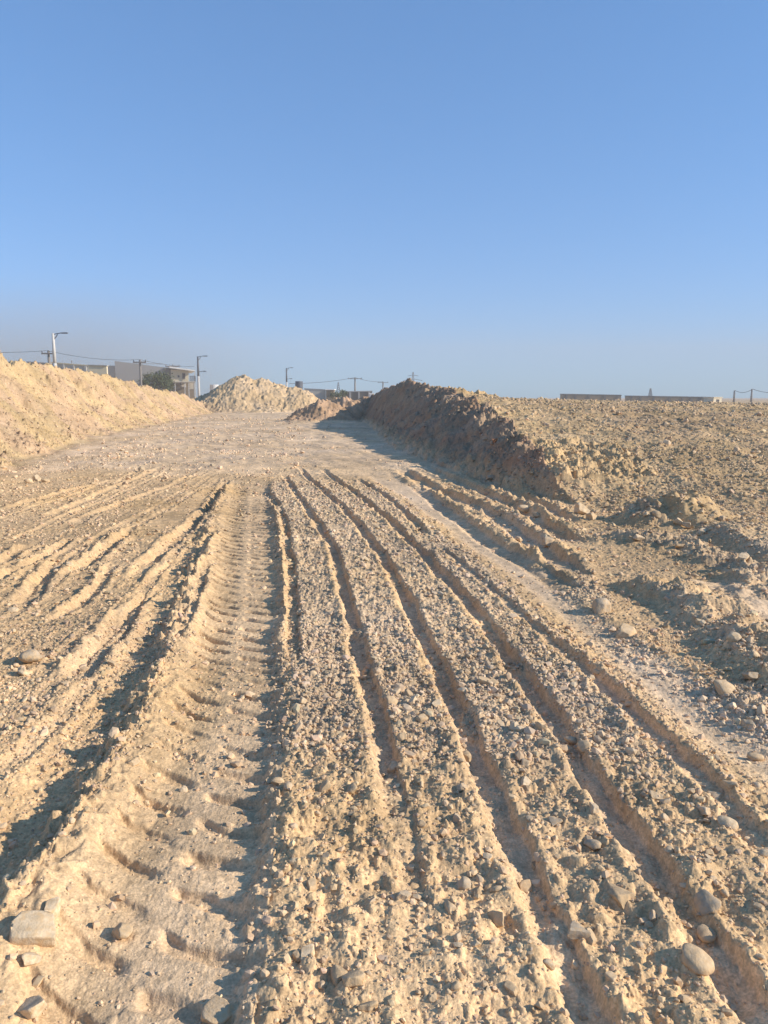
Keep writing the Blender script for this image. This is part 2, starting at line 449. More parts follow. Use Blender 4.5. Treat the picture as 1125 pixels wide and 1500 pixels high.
        layer(isbank, 0.62, np.where(region == 4, 0.15, np.where(region == 2, 0.10, 0.10)), 91, 0.45, 0.5)
        layer(region == 4, 0.34, 0.09, 92, 0.6)
        layer(region == 5, 0.34, 0.10, 94, 0.6)
        layer(isbank & (dist < 75), 0.27, 0.075, 93, 0.55)
        layer(isbank & (dist < 42), 0.13, 0.05, 95, 0.75)
        layer(isbank & (dist < 32), 0.065, 0.03, 96, 0.8)
        i = np.where(isbank)[0]
        z[i] += 0.05 * fbm(x[i] * 3.0, y[i] * 3.0, 3, 97)
    # ---------------- colour of the earth itself
    def c(r, g, b): return np.array((r, g, b), f32)
    col = np.empty((n, 3), f32); col[:] = c(*TAN)
    big_n = fbm(x * 0.5, y * 0.35, 3, 101)[:, None]
    d = np.clip(dust, 0, 1)[:, None]
    col = col * (1 - d) + c(*DUST) * d
    lbm = sst(-12, -2.5, -x) * 0
    gvl = (0.55 * sst(0.7, 1.0, stone) * (y < 17) * (region == 0))[:, None]
    col = col * (1 - gvl) + c(0.545, 0.41, 0.27) * gvl
    warm = (sst(1.5, 6, -x) * (1 - sst(14, 24, y)) * 0.55)[:, None] * (1 - d * 0.5)
    col = col * (1 - warm) + c(*SAND) * warm

    def paint(mask, w, base):
        w = w[:, None] * mask[:, None]
        return col * (1 - w) + base * w
    fm = np.where(isfield | (region == 3), 1, 0) * np.where(region == 3, 1 - np.where(isl, 1, 0), 1)
    pat = np.clip(0.75 * np.exp(-((x - 7.5) / 3.2) ** 2 - ((y - 17) / 6.5) ** 2) + 0.5 * fbm(x * 0.45, y * 0.25, 3, 103), 0, 1)[:, None]
    fcol = c(*FIELD) * (1 - pat) + c(*FIELD2) * pat
    fring = np.where(isl & active, 0, np.where(x > 1.0, sst(-1.2, 1.5, fdist), 0))
    col = paint(np.ones(n, f32), fring.astype(f32), fcol)
    p2 = sst(-0.35, 0.45, fbm(x * 0.45, y * 0.45, 3, 105))[:, None]
    col = paint(((y < 92) & (region < 3)).astype(f32), (sst(-0.22, 0.06, t + 0.05 * perlin(x * 1.3, y * 1.3, 44)) * (region != 1)).astype(f32), c(*LBANK) * (1 - p2) + c(*LBANK2) * p2)
    p3 = sst(-0.2, 0.4, fbm(x * 0.7, y * 0.6 + z * 1.2, 3, 107))[:, None]
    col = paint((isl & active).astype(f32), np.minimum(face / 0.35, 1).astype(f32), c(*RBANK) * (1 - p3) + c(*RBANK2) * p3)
    p4 = sst(-0.2, 0.4, fbm(x * 0.5, y * 0.5, 3, 109))[:, None]
    col = paint((region == 4).astype(f32), np.ones(n, f32), c(*MOUNDC) * (1 - 0.3 * p4) + c(*DUST) * 0.3 * p4)
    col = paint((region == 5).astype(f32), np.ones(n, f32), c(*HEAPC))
    st2 = fbm(x * 1.7, y * 1.3, 3, 111)[:, None]
    col = col * (1 + 0.16 * big_n + 0.12 * st2) * (1 + np.array((0.0, 0.01, 0.04), f32) * fbm(x * 0.9 + 40, y * 0.7, 2, 113)[:, None] * 2)
    return z, col, region, stone


TAN = (0.56, 0.380, 0.205)
DUST = (0.65, 0.472, 0.30)
SAND = (0.575, 0.392, 0.212)
FIELD = (0.53, 0.364, 0.19)
FIELD2 = (0.42, 0.288, 0.165)
LBANK = (0.485, 0.345, 0.183)
LBANK2 = (0.475, 0.325, 0.195)
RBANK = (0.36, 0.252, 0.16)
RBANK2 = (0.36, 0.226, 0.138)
MOUNDC = (0.53, 0.378, 0.218)
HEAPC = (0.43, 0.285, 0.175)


# ------------------------------------------------------------------ materials
def new_mat(name, rough=0.9):
    m = bpy.data.materials.new(name); m.use_nodes = True
    nt = m.node_tree
    b = nt.nodes["Principled BSDF"]
    b.inputs["Roughness"].default_value = rough
    b.inputs["Specular IOR Level"].default_value = 0.2
    return m, nt, b


def earth_material():
    m, nt, b = new_mat("dry_earth", 1.0)
    N, L = nt.nodes.new, nt.links.new
    b.inputs["Specular IOR Level"].default_value = 0.05
    at_ = N("ShaderNodeAttribute"); at_.attribute_name = "earth"
    geo = N("ShaderNodeNewGeometry")
    fac = None
    tint = at_.outputs["Color"]
    for sc, lo, hi, det in ((130.0, 0.78, 1.2, 3.0), (14.0, 0.86, 1.14, 4.0), (1.7, 0.9, 1.1, 4.0)):
        nz = N("ShaderNodeTexNoise"); nz.inputs["Scale"].default_value = sc; nz.inputs["Detail"].default_value = det
        L(geo.outputs["Position"], nz.inputs["Vector"])
        mr = N("ShaderNodeMapRange"); mr.inputs[1].default_value = 0.3; mr.inputs[2].default_value = 0.7
        mr.inputs[3].default_value = lo; mr.inputs[4].default_value = hi
        L(nz.outputs["Fac"], mr.inputs[0])
        vm = N("ShaderNodeVectorMath"); vm.operation = 'SCALE'
        L(tint, vm.inputs[0]); L(mr.outputs[0], vm.inputs["Scale"])
        tint = vm.outputs[0]
    # scattered paler and darker grains
    vo = N("ShaderNodeTexVoronoi"); vo.inputs["Scale"].default_value = 60.0
    L(geo.outputs["Position"], vo.inputs["Vector"])
    sp = N("ShaderNodeSeparateColor"); L(vo.outputs["Color"], sp.inputs[0])
    mr = N("ShaderNodeMapRange"); mr.inputs[3].default_value = 0.86; mr.inputs[4].default_value = 1.14
    L(sp.outputs[0], mr.inputs[0])
    vm = N("ShaderNodeVectorMath"); vm.operation = 'SCALE'
    L(tint, vm.inputs[0]); L(mr.outputs[0], vm.inputs["Scale"])
    L(vm.outputs[0], b.inputs["Base Color"])
    nb = N("ShaderNodeTexNoise"); nb.inputs["Scale"].default_value = 170.0; nb.inputs["Detail"].default_value = 4.0
    L(geo.outputs["Position"], nb.inputs["Vector"])
    bp = N("ShaderNodeBump"); bp.inputs["Strength"].default_value = 0.7; bp.inputs["Distance"].default_value = 0.004
    L(nb.outputs["Fac"], bp.inputs["Height"]); L(bp.outputs[0], b.inputs["Normal"])
    return m


def stone_material(name, base, attr=False, spread=0.25):
    m, nt, b = new_mat(name, 0.9)
    N, L = nt.nodes.new, nt.links.new
    tc = N("ShaderNodeTexCoord")
    nz = N("ShaderNodeTexNoise"); nz.inputs["Scale"].default_value = 2.2; nz.inputs["Detail"].default_value = 5
    L(tc.outputs["Object"], nz.inputs["Vector"])
    mr = N("ShaderNodeMapRange"); mr.inputs[1].default_value = 0.3; mr.inputs[2].default_value = 0.7
    mr.inputs[3].default_value = 0.8; mr.inputs[4].default_value = 1.15
    L(nz.outputs["Fac"], mr.inputs[0])
    if attr:
        a = N("ShaderNodeAttribute"); a.attribute_name = "earth"; src = a.outputs["Color"]
    else:
        oi = N("ShaderNodeObjectInfo")
        mx = N("ShaderNodeMix"); mx.data_type = 'RGBA'
        mx.inputs[6].default_value = tuple(v * (1 - spread) for v in base) + (1,)
        mx.inputs[7].default_value = tuple(min(1, v * (1 + spread * 0.6)) for v in base) + (1,)
        L(oi.outputs["Random"], mx.inputs[0]); src = mx.outputs[2]
    vm = N("ShaderNodeVectorMath"); vm.operation = 'SCALE'
    L(src, vm.inputs[0]); L(mr.outputs[0], vm.inputs["Scale"])
    n2 = N("ShaderNodeTexNoise"); n2.inputs["Scale"].default_value = 3.3; n2.inputs["Detail"].default_value = 7
    L(tc.outputs["Object"], n2.inputs["Vector"])
    m2 = N("ShaderNodeMapRange"); m2.inputs[1].default_value = 0.45; m2.inputs[2].default_value = 0.62; m2.inputs[4].default_value = 0.75
    L(n2.outputs["Fac"], m2.inputs[0])
    mxs = N("ShaderNodeMix"); mxs.data_type = 'RGBA'; mxs.inputs[7].default_value = (0.56, 0.380, 0.205, 1)
    L(m2.outputs[0], mxs.inputs[0]); L(vm.outputs[0], mxs.inputs[6])
    L(vm.outputs[0] if attr else mxs.outputs[2], b.inputs["Base Color"])
    nb = N("ShaderNodeTexNoise"); nb.inputs["Scale"].default_value = 9; nb.inputs["Detail"].default_value = 6
    L(tc.outputs["Object"], nb.inputs["Vector"])
    bp = N("ShaderNodeBump"); bp.inputs["Strength"].default_value = 0.18; bp.inputs["Distance"].default_value = 0.05
    L(nb.outputs["Fac"], bp.inputs["Height"]); L(bp.outputs[0], b.inputs["Normal"])
    return m


def plain(name, base, rough=0.85, var=0.12, scale=1.5):
    m, nt, b = new_mat(name, rough)
    N, L = nt.nodes.new, nt.links.new
    tc = N("ShaderNodeTexCoord")
    nz = N("ShaderNodeTexNoise"); nz.inputs["Scale"].default_value = scale; nz.inputs["Detail"].default_value = 6
    L(tc.outputs["Object"], nz.inputs["Vector"])
    mx = N("ShaderNodeMix"); mx.data_type = 'RGBA'
    mx.inputs[6].default_value = tuple(v * (1 - var) for v in base) + (1,)
    mx.inputs[7].default_value = tuple(min(1, v * (1 + var)) for v in base) + (1,)
    L(nz.outputs["Fac"], mx.inputs[0]); L(mx.outputs[2], b.inputs["Base Color"])
    return m


EARTH = earth_material()
STONE = stone_material("tan_stone", (0.54, 0.395, 0.24))
STONE_PALE = stone_material("pale_stone", (0.66, 0.505, 0.325), spread=0.1)
STONE_GREY = stone_material("grey_stone", (0.50, 0.39, 0.265), spread=0.12)
STONE_GREEN = stone_material("greenish_stone", (0.36, 0.40, 0.30), spread=0.1)
GRAVEL = stone_material("gravel_stone", (0.5, 0.4, 0.29), attr=True)
CREAM = plain("cream_render", (0.62, 0.54, 0.38))
GREYW = plain("grey_render", (0.36, 0.35, 0.33), scale=0.6)
GREYL = plain("pale_render", (0.52, 0.48, 0.40), scale=0.6)
DARKW = plain("dark_block", (0.12, 0.115, 0.105), scale=0.6, var=0.2)  # dark walling; on the house it paints the side wall's shade
BROWNW = plain("brown_block", (0.21, 0.165, 0.11), scale=0.6, var=0.2)
WHITE = plain("white_paint", (0.78, 0.77, 0.74))
OPEN = plain("dark_opening", (0.035, 0.035, 0.04))
CONC = plain("concrete", (0.55, 0.53, 0.49))
METAL = plain("dark_metal", (0.10, 0.11, 0.13), 0.5)
POLEM = plain("weathered_pole", (0.22, 0.20, 0.18))
CABLE = plain("black_cable", (0.05, 0.05, 0.055), 0.6)
LEAF = plain("dusty_leaf", (0.105, 0.125, 0.06), 0.7, 0.4, 3)
BARK = plain("bark", (0.16, 0.12, 0.08))
ORANGE = plain("orange_cloth", (0.58, 0.27, 0.13), 0.8, 0.4, 8)


# ------------------------------------------------------------------ object helpers
def tag(o, label=None, cat=None, group=None, kind=None):
    if label: o["label"] = label
    if cat: o["category"] = cat
    if group: o["group"] = group
    if kind: o["kind"] = kind
    return o


def empty(name, loc, label, cat, group=None):
    o = bpy.data.objects.new(name, None); COL.objects.link(o)
    o.location = loc; o.empty_display_size = 0.2
    return tag(o, label, cat, group)


class MB:
    """collects shapes, links them as one mesh object"""
    def __init__(s): s.v = []; s.f = []

    def add(s, v, f):
        b = len(s.v); s.v += [tuple(p) for p in v]; s.f += [tuple(i + b for i in q) for q in f]; return s

    def box(s, x0, y0, z0, x1, y1, z1):
        v = [(x0, y0, z0), (x1, y0, z0), (x1, y1, z0), (x0, y1, z0), (x0, y0, z1), (x1, y0, z1), (x1, y1, z1), (x0, y1, z1)]
        return s.add(v, [(0, 3, 2, 1), (4, 5, 6, 7), (0, 1, 5, 4), (1, 2, 6, 5), (2, 3, 7, 6), (3, 0, 4, 7)])

    def slab(s, bottom, top):
        """hexahedron from four bottom and four top corners"""
        return s.add(list(bottom) + list(top), [(0, 3, 2, 1), (4, 5, 6, 7), (0, 1, 5, 4), (1, 2, 6, 5), (2, 3, 7, 6), (3, 0, 4, 7)])

    def tube(s, pts, r0, r1=None, n=8, cap=True):
        r1 = r0 if r1 is None else r1
        pts = [Vector(p) for p in pts]
        v = []; f = []
        for i, p in enumerate(pts):
            d = (pts[min(i + 1, len(pts) - 1)] - pts[max(i - 1, 0)]).normalized()
            a = d.orthogonal().normalized() if abs(d.z) < 0.999 else Vector((1, 0, 0))
            if abs(d.z) < 0.999: a = d.cross(Vector((0, 0, 1))).normalized()
            b = d.cross(a)
            r = r0 + (r1 - r0) * i / max(1, len(pts) - 1)
            for k in range(n):
                t = 2 * math.pi * k / n
                v.append(p + (a * math.cos(t) + b * math.sin(t)) * r)
        for i in range(len(pts) - 1):
            for k in range(n):
                f.append((i * n + k, i * n + (k + 1) % n, (i + 1) * n + (k + 1) % n, (i + 1) * n + k))
        if cap:
            f.append(tuple(range(n - 1, -1, -1))); f.append(tuple((len(pts) - 1) * n + k for k in range(n)))
        return s.add(v, f)

    def build(s, name, mat, parent=None, smooth=False):
        me = bpy.data.meshes.new(name); me.from_pydata(s.v, [], s.f); me.update()
        me.materials.append(mat)
        if smooth: me.polygons.foreach_set("use_smooth", [True] * len(me.polygons))
        o = bpy.data.objects.new(name, me); COL.objects.link(o)
        if parent: o.parent = parent
        return o


def np_mesh(name, verts, faces, mat, col=None, smooth=True):
    """faces: (n,3) or (n,4) int array"""
    me = bpy.data.meshes.new(name)
    k = faces.shape[1]
    me.vertices.add(len(verts)); me.vertices.foreach_set("co", verts.astype(f32).ravel())
    me.loops.add(faces.size); me.loops.foreach_set("vertex_index", faces.astype(np.int32).ravel())
    me.polygons.add(len(faces)); me.polygons.foreach_set("loop_start", np.arange(0, faces.size, k, dtype=np.int32))
    me.polygons.foreach_set("use_smooth", np.full(len(faces), smooth, bool))
    if col is not None:
        a = me.attributes.new("earth", 'FLOAT_COLOR', 'POINT')
        a.data.foreach_set("color", np.concatenate([col, np.ones((len(col), 1), f32)], 1).astype(f32).ravel())
    me.materials.append(mat)
    me.update(calc_edges=True)
    o = bpy.data.objects.new(name, me); COL.objects.link(o)
    return o


# ------------------------------------------------------------------ the ground, one height field cut into its parts
Y_OFF = 1.0
T_IN = np.linspace(-0.545, 0.545, 1280)
T_OUT = 0.545 + (np.linspace(0, 1, 61)[1:] ** 1.5) * 1.3
T = np.concatenate([-T_OUT[::-1], T_IN, T_OUT])
rows = [1.85]
while rows[-1] < 100:
    d = rows[-1]
    rows.append(d * (1.0017 if d < 14 else 1.0021 if d < 55 else 1.0013))
while rows[-1] < 6000:
    rows.append(rows[-1] * 1.04)
D = np.array(rows)
nr, nc = len(D), len(T)
Xg = (D[:, None] * T[None, :]).ravel().astype(f32)
Yg = np.repeat(D - Y_OFF, nc).astype(f32)
Z, C, REG, ST = terrain(Xg, Yg)
Z = np.where(Yg > 130, Z * 0, Z)
P = np.stack([Xg, Yg, Z], 1)
i0 = (np.arange(nr - 1)[:, None] * nc + np.arange(nc - 1)[None, :]).ravel()
Q = np.stack([i0, i0 + 1, i0 + nc + 1, i0 + nc], 1)
fr = REG[i0]
SPEC = {0: ("dirt_track", None, None, "structure"),
        1: ("field", None, None, "structure"),
        2: ("earth_bank", "long sunlit yellow earth bank along the left side of the track", "earth bank", None),
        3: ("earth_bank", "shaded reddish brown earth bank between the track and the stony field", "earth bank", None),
        4: ("dirt_mound", "tall pale dumped dirt mound with a peak, at the end of the track", "dirt mound", None),
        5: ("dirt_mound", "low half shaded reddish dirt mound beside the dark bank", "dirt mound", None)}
for rid, (nm, lab, cat, kind) in SPEC.items():
    q = Q[fr == rid]
    used = np.zeros(len(P), bool); used[q.ravel()] = True
    remap = np.cumsum(used) - 1
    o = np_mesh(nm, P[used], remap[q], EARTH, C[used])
    tag(o, lab, cat, None, kind)

# base sheet under and around everything, to the horizon
S = 9000.0
base = np_mesh("ground", np.array([(-S, -S, -0.35), (S, -S, -0.35), (S, S, -0.35), (-S, S, -0.35)], f32), np.array([(0, 1, 2, 3)]), EARTH,
               np.tile(np.array(TAN, f32), (4, 1)), False)
tag(base, kind="structure")


def ground_z(x, y):
    z, *_ = terrain(np.array([x], f32), np.array([y], f32))
    return float(z[0])


def hit(px, py, near=1.2, far=90.0):
    """where the line of sight of this photo pixel meets the modelled ground"""
    d = ray(px, py)
    t = np.exp(np.linspace(math.log(near), math.log(far), 1500))
    x, y, zz = d.x * t, d.y * t, EYE + d.z * t
    z, *_ = terrain(x, y, fine=False)
    k = np.argmax(zz <= z + 0.01)
    if zz[k] > z[k] + 0.01: k = len(t) - 1
    return float(x[k]), float(y[k]), float(t[k])


# ------------------------------------------------------------------ stones
def stone_verts(seed, sub, angular, squash=(1, 0.8, 0.6)):
    r = random.Random(seed)
    bm = bmesh.new(); bmesh.ops.create_icosphere(bm, subdivisions=sub, radius=1.0)
    v = np.array([p.co[:] for p in bm.verts]); fc = np.array([[p.index for p in q.verts] for q in bm.faces]); bm.free()
    axes = [(1, 0, 0), (-1, 0, 0), (0, 1, 0), (0, -1, 0), (0, 0, 1), (0, 0, -1)] if angular > 5 else []
    for q in range(angular):
        nrm = np.array([r.gauss(0, 1) for _ in range(3)]); nrm /= np.linalg.norm(nrm)
        o = r.uniform(0.62, 0.88)
        if q < len(axes):
            nrm = np.array(axes[q]) + 0.35 * nrm; nrm /= np.linalg.norm(nrm); o = r.uniform(0.5, 0.68)
        e = np.maximum(v @ nrm - o, 0)
        v = v - e[:, None] * nrm * 0.93
    ph = [r.uniform(0, 9) for _ in range(6)]
    a = 0.07
    v = v * (1 + a * np.sin(v[:, [0]] * 3.1 + ph[0]) * np.sin(v[:, [1]] * 2.7 + ph[1]) + a * np.sin(v[:, [2]] * 3.7 + ph[2]) * np.cos(v[:, [0]] * 2.3 + ph[3]))
    v = v + 0.02 * np.sin(v[:, [1, 2, 0]] * 9 + ph[4])
    v = v * np.array(squash)
    v /= np.abs(v[:, 0]).max()
    return v, fc


STONE_MESH = []
for k in range(14):
    ang = (3, 9, 14, 5, 12)[k % 5]
    v, fc = stone_verts(300 + k, 4, ang, (1, random.uniform(0.68, 0.95), random.uniform(0.5, 0.75)))
    me = bpy.data.meshes.new("stone")
    me.from_pydata(v.tolist(), [], fc.tolist()); me.update()
    me.polygons.foreach_set("use_smooth", [True] * len(me.polygons))
    me.materials.append(STONE)
    STONE_MESH.append((me, ang))
ROUND = [i for i, m in enumerate(STONE_MESH) if m[1] <= 5]
BLOCK = [i for i, m in enumerate(STONE_MESH) if m[1] > 5]


def put_stone(x, y, r, label, group=None, mesh=None, mat=None, sink=0.25, tilt=0.35, rot=None):
    mi = random.randrange(len(STONE_MESH)) if mesh is None else mesh
    o = bpy.data.objects.new("stone", STONE_MESH[mi][0]); COL.objects.link(o)
    z, *_ = terrain(np.array([x, x + r * .5, x - r * .5, x, x], f32), np.array([y, y, y, y + r * .5, y - r * .5], f32), fine=False)
    o.location = (x, y, float(z.mean()) + r * (0.55 - sink))
    o.scale = (r, r * random.uniform(0.85, 1.1), r * random.uniform(0.85, 1.15))
    o.rotation_euler = (random.gauss(0, tilt), random.gauss(0, tilt), random.uniform(0, 6.28) if rot is None else rot)
    if mat:
        o.material_slots[0].link = 'OBJECT'; o.material_slots[0].material = mat
    tag(o, label, "stone", group)
    return o


def stone_at(px, py, wpx_, label, kind='block', mat=None, sink=0.2, rot=None, group=None, tilt=0.3):
    x, y, t = hit(px, py)
    wpx = wpx_ * 0.93; sink = sink + 0.12
    r = wpx * 0.5 * t / FPX
    lst = ROUND if kind == 'round' else BLOCK
    return put_stone(x, y, r, label, group, lst[int(px * 7 + py) % len(lst)], mat, sink, tilt, rot)


stone_at(50, 1366, 72, "largest pale angular block, beside the long shaded rut", 'block', STONE_PALE, 0.3)
stone_at(45, 1476, 74, "pale angular block cut by the lower left corner of the photo", 'block', STONE_PALE, 0.3)
stone_at(76, 1335, 40, "small pale block touching the far side of the largest block", 'block', STONE_PALE, 0.15)
stone_at(44, 1402, 34, "small pale block just below the largest block", 'block', STONE_PALE, 0.2)
stone_at(179, 1368, 38, "rounded stone standing alone on bare soil right of the largest block", 'round', STONE, 0.0)
stone_at(322, 1482, 60, "rock half buried at the bottom edge below the wide tyre print", 'block', None, 0.3)
stone_at(46, 968, 44, "smooth tilted stone leaning at the left edge among the crossing ruts", 'round', STONE_GREY, 0.0)
stone_at(34, 985, 24, "small pale stone just below the smooth tilted stone at the left edge", 'block', STONE_PALE, 0.1)
stone_at(880, 893, 38, "grey boulder lying alone beside the smooth wheel lane", 'round', STONE_GREY, 0.2)
stone_at(918, 928, 40, "flat buff rock sunk in the soil just below the grey boulder", 'block', None, 0.35)
stone_at(768, 752, 26, "larger of two touching stones on the furrow ridge below the dark bank", 'round', STONE_PALE, 0.0)
stone_at(785, 757, 18, "smaller of two touching stones on the furrow ridge below the dark bank", 'round', None, 0.0)
stone_at(850, 752, 30, "upright pale stone at the near end of the dark bank", 'block', STONE_PALE, 0.0)
stone_at(866, 760, 24, "brownish stone just right of the upright pale stone", 'block', None, 0.1)
stone_at(803, 798, 26, "grey rock on the furrow ridge beside the smooth wheel lane", 'block', STONE_GREY, 0.1)
stone_at(1074, 937, 24, "upright egg shaped pale stone on the rubble ridge at right", 'round', STONE_PALE, -0.1, tilt=0.9)
stone_at(1038, 942, 24, "greenish stone on the shaded side of the right rubble ridge", 'block', STONE_GREEN, 0.1)
stone_at(1035, 1327, 42, "big rounded stone resting above the rightmost deep furrow", 'round', STONE_GREY, 0.0)
stone_at(1020, 1408, 56, "long rounded rock on the near right gravel strip", 'round', STONE, 0.1, rot=-0.7)
stone_at(1065, 1207, 34, "pale oval stone on the edge of the right furrow", 'round', STONE_PALE, 0.1, rot=-0.6)
stone_at(1106, 1110, 28, "round pebble on smooth soil near the right edge", 'round', STONE, 0.1)
stone_at(906, 1312, 50, "half buried lump of rock amid the right gravel strip", 'block', None, 0.25)
stone_at(868, 1240, 34, "flat grey stone above the half buried lump of rock", 'round', STONE_GREY, 0.1)
stone_at(846, 1364, 40, "shaded angular stone on the furrow wall left of the long rock", 'block', STONE_GREY, 0.1)
stone_at(865, 1374, 26, "thin slab leaning on the shaded angular stone", 'block', None, 0.0, tilt=0.9)
stone_at(641, 1032, 24, "pale stone on the crest of the middle strip", 'block', STONE_PALE, 0.1)
stone_at(727, 1348, 38, "sharp leaning stone on the middle strip near the bottom", 'block', None, 0.1, tilt=0.7)
stone_at(450, 1397, 36, "squarish pale block on the first gravel strip near the bottom", 'block', STONE_PALE, 0.2)
stone_at(497, 1430, 42, "rounded clod below the squarish pale block", 'round', None, 0.3)
stone_at(520, 1432, 46, "rock beside the rounded clod on the first gravel strip", 'block', None, 0.3)
stone_at(42, 707, 15, "left stone of the row of three by the left bank", 'round', STONE_PALE, 0.0)
stone_at(54, 704, 17, "middle stone of the row of three by the left bank", 'block', STONE_PALE, 0.0)
stone_at(66, 706, 13, "right stone of the row of three by the left bank", 'round', None, 0.0)
stone_at(962, 757, 16, "stone capping the small rubble hump at right", 'round', None, 0.0)
stone_at(946, 757, 11, "yellowish stone left of the stone capping the rubble hump", 'round', STONE_PALE, 0.0)
stone_at(994, 768, 18, "pale stone on the far slope of the rubble hump", 'block', STONE_PALE, 0.0)
stone_at(1006, 772, 15, "stone touching the pale stone on the far rubble slope", 'block', STONE_PALE, 0.0)
stone_at(1028, 782, 22, "flat white stone on the rubble ridge right of the hump", 'block', STONE_PALE, 0.1)
stone_at(1088, 820, 22, "large pale stone at the right end of the rubble ridge", 'block', STONE_PALE, 0.0)
stone_at(935, 790, 20, "pale stone in the shade below the rubble hump", 'block', STONE_PALE, 0.1)
stone_at(995, 802, 18, "brown stone below the rubble hump on the lower rubble row", 'block', None, 0.0)
stone_at(1062, 1012, 36, "brown rounded stone beside the wheel lane at right", 'round', None, 0.1)
stone_at(1098, 994, 30, "grey slab in the pit at the right edge", 'block', STONE_GREY, 0.0)
stone_at(838, 1088, 26, "grey cobble lying in the deep furrow at right", 'round', STONE_GREY, 0.0)
stone_at(856, 1092, 22, "cobble touching the grey cobble in the deep furrow", 'round', None, 0.0)
named = 46
# the rest of the 300 that show largest
def scatter(n, region_px, lo, hi, label, group, cond=None):
    c = 0; guard = 0
    while c < n and guard < n * 60:
        guard += 1
        px = random.uniform(region_px[0], region_px[2]); py = random.uniform(region_px[1], region_px[3])
        x, y = gp(px, py)
        z, _, rg, st = terrain(np.array([x], f32), np.array([y], f32), fine=False)
        if rg[0] != 0 or random.random() > st[0] ** 2: continue
        t = math.hypot(y, EYE)
        r = random.uniform(lo, hi) * 0.5 * (0.6 + 0.4 * random.random()) * t / FPX
        r = min(max(r, 0.010), 0.05)
        put_stone(x, y, r, label, group, mat=random.choice((None, None, STONE_PALE, STONE_GREY)), sink=random.uniform(0.2, 0.5))
        c += 1
scatter(150, (400, 1000, 1120, 1490), 11, 26, "small tan stone lying in the near gravel strips between the furrows", "stones in the near gravel strips")
scatter(40, (440, 800, 1000, 1000), 7, 13, "small tan stone lying in the gravel strips farther up the track", "stones in the far gravel strips")
scatter(34, (840, 740, 1125, 1060), 8, 18, "small buff stone in the rubble right of the smooth wheel lane", "stones in the right rubble")
scatter(30, (0, 780, 300, 1330), 8, 20, "small buff stone among the crossing ruts left of the wide tyre print", "stones among the left ruts")

# pebbles and crumbs nobody could count
def gravel():
    tm = [stone_verts(900 + k, 1, 8, (1, RNG.uniform(0.65, 0.95), RNG.uniform(0.45, 0.8))) for k in range(10)]
    tl = [stone_verts(950 + k, 1, 4, (1, RNG.uniform(0.65, 0.95), RNG.uniform(0.5, 0.8))) for k in range(4)]
    xs, ys, rs = [], [], []
    def batch(n, y0, y1, t0, t1, smin, px, amax, p=2.6):
        y = np.exp(RNG.uniform(np.log(y0 + 0.6), np.log(y1 + 0.6), n)) - 0.6
        x = RNG.uniform(t0, t1, n) * (y + 0.8)
        lo = np.maximum(smin, px * np.hypot(y, 1.5) / 769.0)
        s = lo * (1 - RNG.random(n)) ** (-1 / p)
        xs.append(x); ys.append(y); rs.append(np.minimum(s, np.maximum(amax, lo * 1.5)) * 0.5)
    batch(60000, 1.3, 5.0, -0.56, 0.56, 0.006, 1.8, 0.032)
    batch(46000, 3.0, 14.0, -0.56, 0.56, 0.010, 1.6, 0.055)
    batch(10000, 8.0, 30.0, 0.12, 0.56, 0.02, 1.3, 0.10)
    batch(16000, 14.0, 60.0, -0.56, -0.10, 0.03, 1.3, 0.13, 3.0)
    batch(700, 8.0, 34.0, 0.12, 0.56, 0.04, 2.4, 0.16)
    batch(9000, 12.0, 90.0, -0.56, 0.56, 0.03, 1.5, 0.16, 3.2)
    x = np.concatenate(xs).astype(f32); y = np.concatenate(ys).astype(f32); r = np.concatenate(rs).astype(f32)
    z, c, rg, st = terrain(x, y)
    keep = RNG.random(len(x)) < np.where(rg == 0, (np.clip(st, 0, 1) ** 1.6 * 0.95 + 0.04) * np.where(y > 24, 0.4, np.where(y > 13, 0.7, 1)), 0.75)
    x, y, z, r, c, rg = x[keep], y[keep], z[keep], r[keep], c[keep], rg[keep]
    r = np.where(rg == 4, r * 0.8, r)
    n = len(x)
    V, Fc, Cc = [], [], []; off = 0
    pick = RNG.integers(0, 14, n)
    tint = (RNG.normal(1.04, 0.13, (n, 1)).clip(0.7, 1.4) * (1 + RNG.normal(0, 0.02, (n, 3)))).astype(f32)
    gv = np.array((0.57, 0.445, 0.325), f32)
    cc = (c * 0.7 + gv * 0.3 * np.where(rg[:, None] == 3, 0.65, 1)) * tint
    for k in range(14):
        v, fc = tm[k] if k < 10 else tl[k - 10]
        i = np.where(pick == k)[0]; m = len(i)
        if not m: continue
        a = RNG.uniform(0, 2 * np.pi, m); b = RNG.normal(0, 0.5, m); g = RNG.normal(0, 0.5, m)
        ca, sa, cb, sb, cg, sg = np.cos(a), np.sin(a), np.cos(b), np.sin(b), np.cos(g), np.sin(g)
        M = np.empty((m, 3, 3))
        M[:, 0] = np.stack([ca * cb, ca * sb * sg - sa * cg, ca * sb * cg + sa * sg], 1)
        M[:, 1] = np.stack([sa * cb, sa * sb * sg + ca * cg, sa * sb * cg - ca * sg], 1)
        M[:, 2] = np.stack([-sb, cb * sg, cb * cg], 1)
        p = np.einsum('mij,vj->mvi', M, v) * r[i][:, None, None]
        p += np.stack([x[i], y[i], z[i] + r[i] * RNG.uniform(0.0, 0.4, m)], 1)[:, None, :]
        V.append(p.reshape(-1, 3).astype(f32))
        Fc.append((fc[None] + (np.arange(m) * len(v))[:, None, None] + off).reshape(-1, 3)); off += m * len(v)
        Cc.append(np.repeat(cc[i], len(v), 0))
    o = np_mesh("gravel", np.concatenate(V), np.concatenate(Fc), GRAVEL, np.concatenate(Cc), False)
    tag(o, "countless pebbles and clods strewn over track, banks and field", None, None, "stuff")
gravel()

